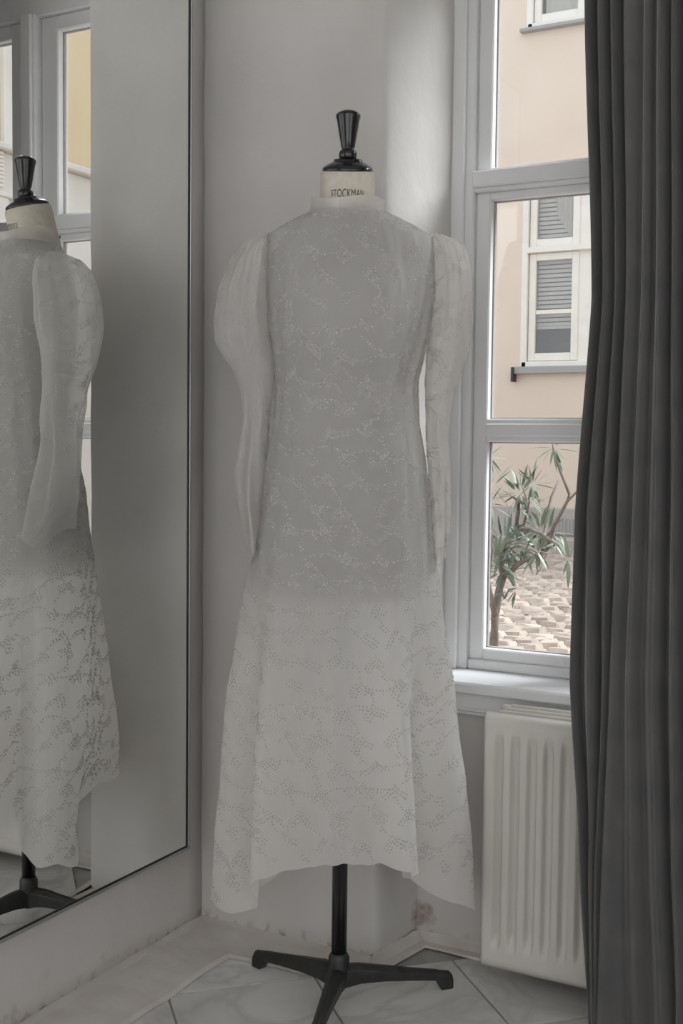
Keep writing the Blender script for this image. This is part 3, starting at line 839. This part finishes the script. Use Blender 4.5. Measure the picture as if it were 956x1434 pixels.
for x, y in cand:
    if (x, y) in iset: continue
    k = len(bm.verts); bm.from_mesh(cm[(int(x*97+y*31)) % 5]); bm.verts.ensure_lookup_table()
    for v in bm.verts[k:]: v.co += Vector((x, y, GZ-.002))
o = link('cobble_paving', bm_mesh('cobble_paving', bm), MAT['cobble'], grd); o['kind'] = 'stuff'

# apricot building across the courtyard
YF = 10.9
bl = empty('courtyard_building', (-4, YF, GZ))
def add_to(root, o): o.parent = root; o.matrix_parent_inverse = Matrix.Translation(-root.location); return o
def holes_wall(name, root, x0, x1, z0, z1, y0, y1, holes, m):
    L = []; xs_ = sorted({x0, x1} | {h[0] for h in holes} | {h[1] for h in holes}); zs_ = sorted({z0, z1} | {h[2] for h in holes} | {h[3] for h in holes})
    bm = bmesh.new()
    for a, b in zip(xs_, xs_[1:]):
        run = None
        for c, d in zip(zs_, zs_[1:]):
            inside = any(h[0] <= a and b <= h[1] and h[2] <= c and d <= h[3] for h in holes)
            if inside:
                if run: add_box(bm, (a, y0, run[0]), (b, y1, run[1])); run = None
            else: run = (run[0], d) if run else (c, d)
        if run: add_box(bm, (a, y0, run[0]), (b, y1, run[1]))
    return add_to(root, link(name, bm_mesh(name, bm), m))
WINS = [(-3.955, -2.76, 1.80, 3.64), (-3.955, -2.76, 4.99, 6.95), (-6.9, -5.7, 1.80, 3.75), (-6.9, -5.7, 4.99, 6.95), (-.9, .3, 1.80, 3.75), (-.9, .3, 4.99, 6.95)]
holes_wall('wall', bl, -9, 4.19, GZ-.1, 7.4, YF, YF+.45, WINS, MAT['stucco'])
add_to(bl, box('plinth', (-9, YF-.04, GZ-.1), (4.19, YF, .455), MAT['plinth'], None, .008))
add_to(bl, box('kerb_step', (-9, YF-.34, GZ-.1), (4.19, YF-.04, .185), MAT['plinth'], None, .012))
g = add_to(bl, box('vent_grille', (-3.62, YF-.055, .20), (-3.30, YF-.035, .36), MAT['slate'], None, .004))
for k in range(9):
    add_to(bl, box('vent_slat', (-3.61+k*.035, YF-.062, .205), (-3.60+k*.035, YF-.05, .355), MAT['plinth']))
add_to(bl, box('wall_hook', (-4.025, YF-.10, 1.66), (-4.00, YF, 1.80), MAT['brass'], None, .004))
for wi, (x0, x1, z0, z1) in enumerate(WINS):
    wf = YF+.05
    xm_ = (x0+x1)/2; zt = z0 + (z1-z0)*.605
    fr = boxes('window', [((x0-.012, wf-.06, z0), (x0+.05, wf+.10, z1)), ((x1-.05, wf-.06, z0), (x1+.012, wf+.10, z1)), ((x0, wf-.06, z0), (x1, wf+.10, z0+.055)), ((x0, wf-.06, z1-.06), (x1, wf+.10, z1)),
                          ((xm_-.055, wf-.02, z0+.05), (xm_+.055, wf+.08, z1-.05)), ((x0+.04, wf-.075, zt-.028), (x1-.04, wf+.08, zt+.028))], MAT['cream'], None, .006)
    add_to(bl, fr)
    def sub(o): o.parent = fr; return o
    for sx0, sx1 in ((x0+.055, xm_-.05), (xm_+.05, x1-.055)):
        for (a, b, bar) in ((z0+.06, zt-.03, True), (zt+.03, z1-.065, False)):
            L = [((sx0, wf-.03, a), (sx0+.07, wf+.03, b)), ((sx1-.07, wf-.03, a), (sx1, wf+.03, b)), ((sx0+.07, wf-.03, a), (sx1-.07, wf+.03, a+.075)), ((sx0+.07, wf-.03, b-.07), (sx1-.07, wf+.03, b))]
            sub(boxes('sash_frame', L, MAT['cream'], None, .006))
            if bar:
                zb = a + (b-a)*.455; sub(box('glazing_bar', (sx0+.07, wf-.02, zb-.02), (sx1-.07, wf+.02, zb+.02), MAT['cream'], None, .004))
                sub(box('pane', (sx0+.07, wf, a+.075), (sx1-.07, wf+.006, zb-.02), MAT['winglass'])); sub(box('pane', (sx0+.07, wf, zb+.02), (sx1-.07, wf+.006, b-.07), MAT['winglass']))
            else: sub(box('pane', (sx0+.07, wf, a+.075), (sx1-.07, wf+.006, b-.07), MAT['winglass']))
        for z in (z0+.22, zt-.22, zt+.2, z1-.2):   # hinges
            sub(box('hinge', (sx0-.022 if sx0 < xm_ else sx1+.004, wf-.055, z-.05), (sx0-.004 if sx0 < xm_ else sx1+.022, wf-.03, z+.05), MAT['cream'], None, .003))
    if wi in (0, 2, 4):
        bm = bmesh.new(); zz = z0+.40
        while zz < z1-.06:
            for sx0, sx1 in ((x0+.08, xm_-.06), (xm_+.06, x1-.08)): add_box(bm, (sx0, wf+.055, zz), (sx1, wf+.075, zz+.030))
            zz += .042
        for sx0, sx1 in ((x0+.08, xm_-.06), (xm_+.06, x1-.08)): add_box(bm, (sx0, wf+.05, z0+.37), (sx1, wf+.08, z0+.395))
        bo = sub(link('blind', bm_mesh('blind', bm), MAT['blind']))
    # pale cloth hanging inside
    vs, fs = [], []
    xa, xb = (xm_-.30, xm_-.08) if wi != 1 else (x0+.15, xm_-.1)
    for i in range(21):
        for j in range(2):
            x = xa+(xb-xa)*i/20; vs.append((x, wf+.03+.014*math.sin(i*1.3), (zt+.05 + .12*abs(i/20-.9)**1.3*3 if j == 0 else z1-.05) if wi != 1 else (z0+.08 if j == 0 else z1-.05)))
    for i in range(20): fs.append((2*i, 2*i+2, 2*i+3, 2*i+1))
    sub(link('net_curtain', mesh('net_curtain', vs, fs), MAT['whitewash'], None, None, True))
    sub(box('room_behind', (x0, wf+.35, z0), (x1, wf+.38, z1), MAT['dark_room']))
    add_to(bl, box('sill', (x0-.06, YF-.07, z0-(.065 if z0 < 3 else .03)), (x1+.06, YF+.06, z0+.004), MAT['slate'], None, .006))
tag(bl, 'apricot stucco building with cream double windows across the courtyard', 'building')

# ochre building on the right of the courtyard, seen in the mirror
sb = empty('ochre_building', (4.3, 7, GZ))
add_to(sb, box('wall', (4.2, 2.6, GZ-.1), (4.6, YF-.01, 5.0), MAT['ochre']))
add_to(sb, box('pilaster', (4.14, 7.14, 3.2), (4.2, 7.34, 5.0), MAT['whitewash'], None, .01))
tag(sb, 'ochre yellow building wall reflected in the wall mirror', 'building')
an = empty('lean_to_annex', (4.05, 7, GZ))
add_to(an, box('wall', (4.0, 4.5, GZ-.1), (4.13, 10.4, 3.30), MAT['whitewash'], None, .01))
add_to(an, box('coping', (3.93, 4.45, 3.30), (4.135, 10.45, 3.36), MAT['whitewash'], None, .012))
add_to(an, box('ledge', (3.95, 4.5, 2.94), (4.0, 7.3, 2.98), MAT['whitewash'], None, .008))
add_to(an, box('corner_pier', (3.96, 6.85, GZ), (4.0, 7.0, 2.94), MAT['whitewash'], None, .008))
for k in range(9):
    add_to(an, box('board', (3.975, 6.3, 3.02+k*.031), (4.0, 6.96, 3.046+k*.031), MAT['cream'], None, .003))
tag(an, 'low whitewashed annex with a projecting coping below the ochre wall', 'annex')

# slender oleander-like tree just outside the window
DT = 3.55
tree = empty('oleander_tree', at(692, 985, DT)); tree.location.z = GZ
def tp(px, py, dd=0): return at(px, py, DT+dd)
bm = bmesh.new()
def branch(pts, r0, r1):
    P = [tp(*p) for p in pts]; tube(bm, P, [r0+(r1-r0)*i/(len(P)-1) for i in range(len(P))], 7)
base = at(690, 985, DT); base.z = GZ-.02
P = [base, tp(690.5, 930), tp(691.5, 895), tp(693, 860), tp(699, 824, .01), tp(705, 806, .02)]
tube(bm, P, [.018, .0145, .0135, .013, .0115, .0105], 9)
branch([(705, 806, .02), (716, 799, .0), (728, 788, -.03), (741, 782, -.04), (758, 778, -.03), (766, 769, 0)], .0085, .005)
branch([(766, 769), (776, 755, .03), (774, 742, .04)], .005, .003)
branch([(705, 808, .02), (700, 790, .08), (706, 765, .12), (722, 742, .12), (725, 718, .1), (726, 698, .1)], .010, .006)
branch([(725, 738, .12), (733, 735, .1), (738, 716, .06), (741, 702, .04)], .005, .003)
branch([(722, 742, .12), (742, 742, .0), (758, 748, -.08), (782, 764, -.14), (797, 778, -.18)], .006, .003)
branch([(758, 778, -.03), (762, 748, .05), (767, 716, .1), (772, 695, .12), (782, 673, .14)], .0055, .0035)
branch([(766, 769), (775, 738, -.08), (794, 702, -.1), (797, 692, -.1), (784, 660, -.12), (775, 634, -.12), (774, 622, -.12)], .006, .0028)
branch([(794, 702, -.1), (812, 684, -.14), (826, 668, -.16)], .004, .002)
branch([(693, 862), (687, 838, -.06), (683, 814, -.1), (676, 790, -.1)], .010, .006)
branch([(699, 822), (706, 838, -.05), (712, 826, -.08), (722, 824, -.1)], .004, .002)
branch([(765, 776), (758, 793, -.05), (751, 804, -.08)], .003, .002)
branch([(683, 814, -.1), (690, 770, -.12), (684, 720, -.1), (690, 690, -.06)], .006, .003)
o = link('trunk_and_branches', bm_mesh('trunk_and_branches', bm), MAT['bark'], None, None, True); add_to(tree, o)
bm = bmesh.new()
sec = [(0, .0008), (.18, .38), (.42, .5), (.7, .36), (1, 0.02)]
vv = []
for t, hw in sec:
    vv.append((bm.verts.new((t, -hw*.17, .02*math.sin(t*PI)+.012*hw)), bm.verts.new((t, 0, .05*math.sin(t*PI)-.02*hw)), bm.verts.new((t, hw*.17, .02*math.sin(t*PI)+.012*hw))))
for a, b in zip(vv, vv[1:]):
    bm.faces.new((a[0], b[0], b[1], a[1])); bm.faces.new((a[1], b[1], b[2], a[2]))
LEAF = bm_mesh('leaf', bm)
clusters = [(688, 680, 9, 9, .0), (729, 690, 15, 26, .1), (745, 678, 9, 12, .06), (706, 762, 22, 46, .06), (695, 785, 14, 18, .0), (728, 762, 16, 20, .02), (703, 800, 13, 14, 0), (756, 742, 11, 12, .04), (775, 627, 8, 14, -.12),
            (796, 783, 6, 9, -.18), (722, 826, 7, 6, -.08), (752, 772, 9, 12, -.03), (684, 640, 6, 5, -.05), (740, 712, 8, 7, .05), (826, 640, 5, 5, -.14), (768, 745, 9, 8, .05), (686, 705, 8, 7, -.06)]
for px, py, rad, cnt, dd in clusters:
    for k in range(int(cnt*1.75)):
        a = random.uniform(0, 2*PI); q = rad*math.sqrt(random.random())*.8
        p = tp(px+q*math.cos(a), py+q*math.sin(a)*.8, dd+random.uniform(-.05, .05))
        out = (RT*math.cos(a) - UP*math.sin(a)*.9 + FW*random.uniform(-.8, .8) + UP*random.uniform(-.35, .45)).normalized()
        sd = out.cross(Vector((random.uniform(-.3, .3), random.uniform(-.3, .3), 1))).normalized(); nn = sd.cross(out)
        s = random.uniform(.045, .085)
        o = link('leaf', LEAF, MAT['leaf'], None, None, False)
        o.parent = tree
        m4 = Matrix((out*s, sd*s*.95, nn*s)).transposed().to_4x4(); m4.translation = p - tree.location
        o.matrix_basis = m4
for p in LEAF.polygons: p.use_smooth = True
tag(tree, 'slender grey-green leafed tree growing outside the window', 'tree')

# potted red geranium on the outer sill side, glimpsed in the mirror beside the dress
gp = empty('potted_geranium', (-.40, 3.25, GZ))
lathe('stand', [(.16, 0), (.16, .03), (.05, .05), (.05, .55), (.15, .57), (.15, .60)], MAT['whitewash'], gp, 20)
lathe('pot', [(.085, .60), (.115, .80), (.125, .80), (.125, .83), (.105, .83), (.10, .80)], MAT['terracotta'], gp, 24)
bm = bmesh.new()
for k in range(9):
    a = k*2.4; tube(bm, [(0, 0, .80), (.05*math.cos(a), .05*math.sin(a), .92), (.12*math.cos(a), .12*math.sin(a), 1.02+.03*(k % 3))], [.005, .004, .003], 6)
link('stems', bm_mesh('stems', bm), MAT['leaf'], gp, None, True)
for k in range(70):
    a = k*2.399; r = .03+.15*math.sqrt((k+.5)/70)
    o = link('leaf', LEAF, MAT['leaf'], gp); o.location = (r*math.cos(a)*.9, r*math.sin(a)*.9, .86+.16*random.random()); s = random.uniform(.06, .09); o.scale = (s, s*2.2, s); o.rotation_euler = (random.uniform(-.4, .4), random.uniform(-.7, .3), a)
bm = bmesh.new(); bmesh.ops.create_icosphere(bm, subdivisions=2, radius=.03)
for v in bm.verts: v.co *= 1+.25*noise.noise(v.co*90)
FLW = bm_mesh('flower_head', bm)
for k in range(6):
    a = k*1.1; o = link('flower_head', FLW, MAT['petal'], gp); o.location = (.12*math.cos(a), .12*math.sin(a), 1.05+.03*(k % 3))
tag(gp, 'potted red geranium on a pale stand outside the window, glimpsed in the mirror', 'potted plant')
print('tiles', nt, 'cobbles', len(ind))
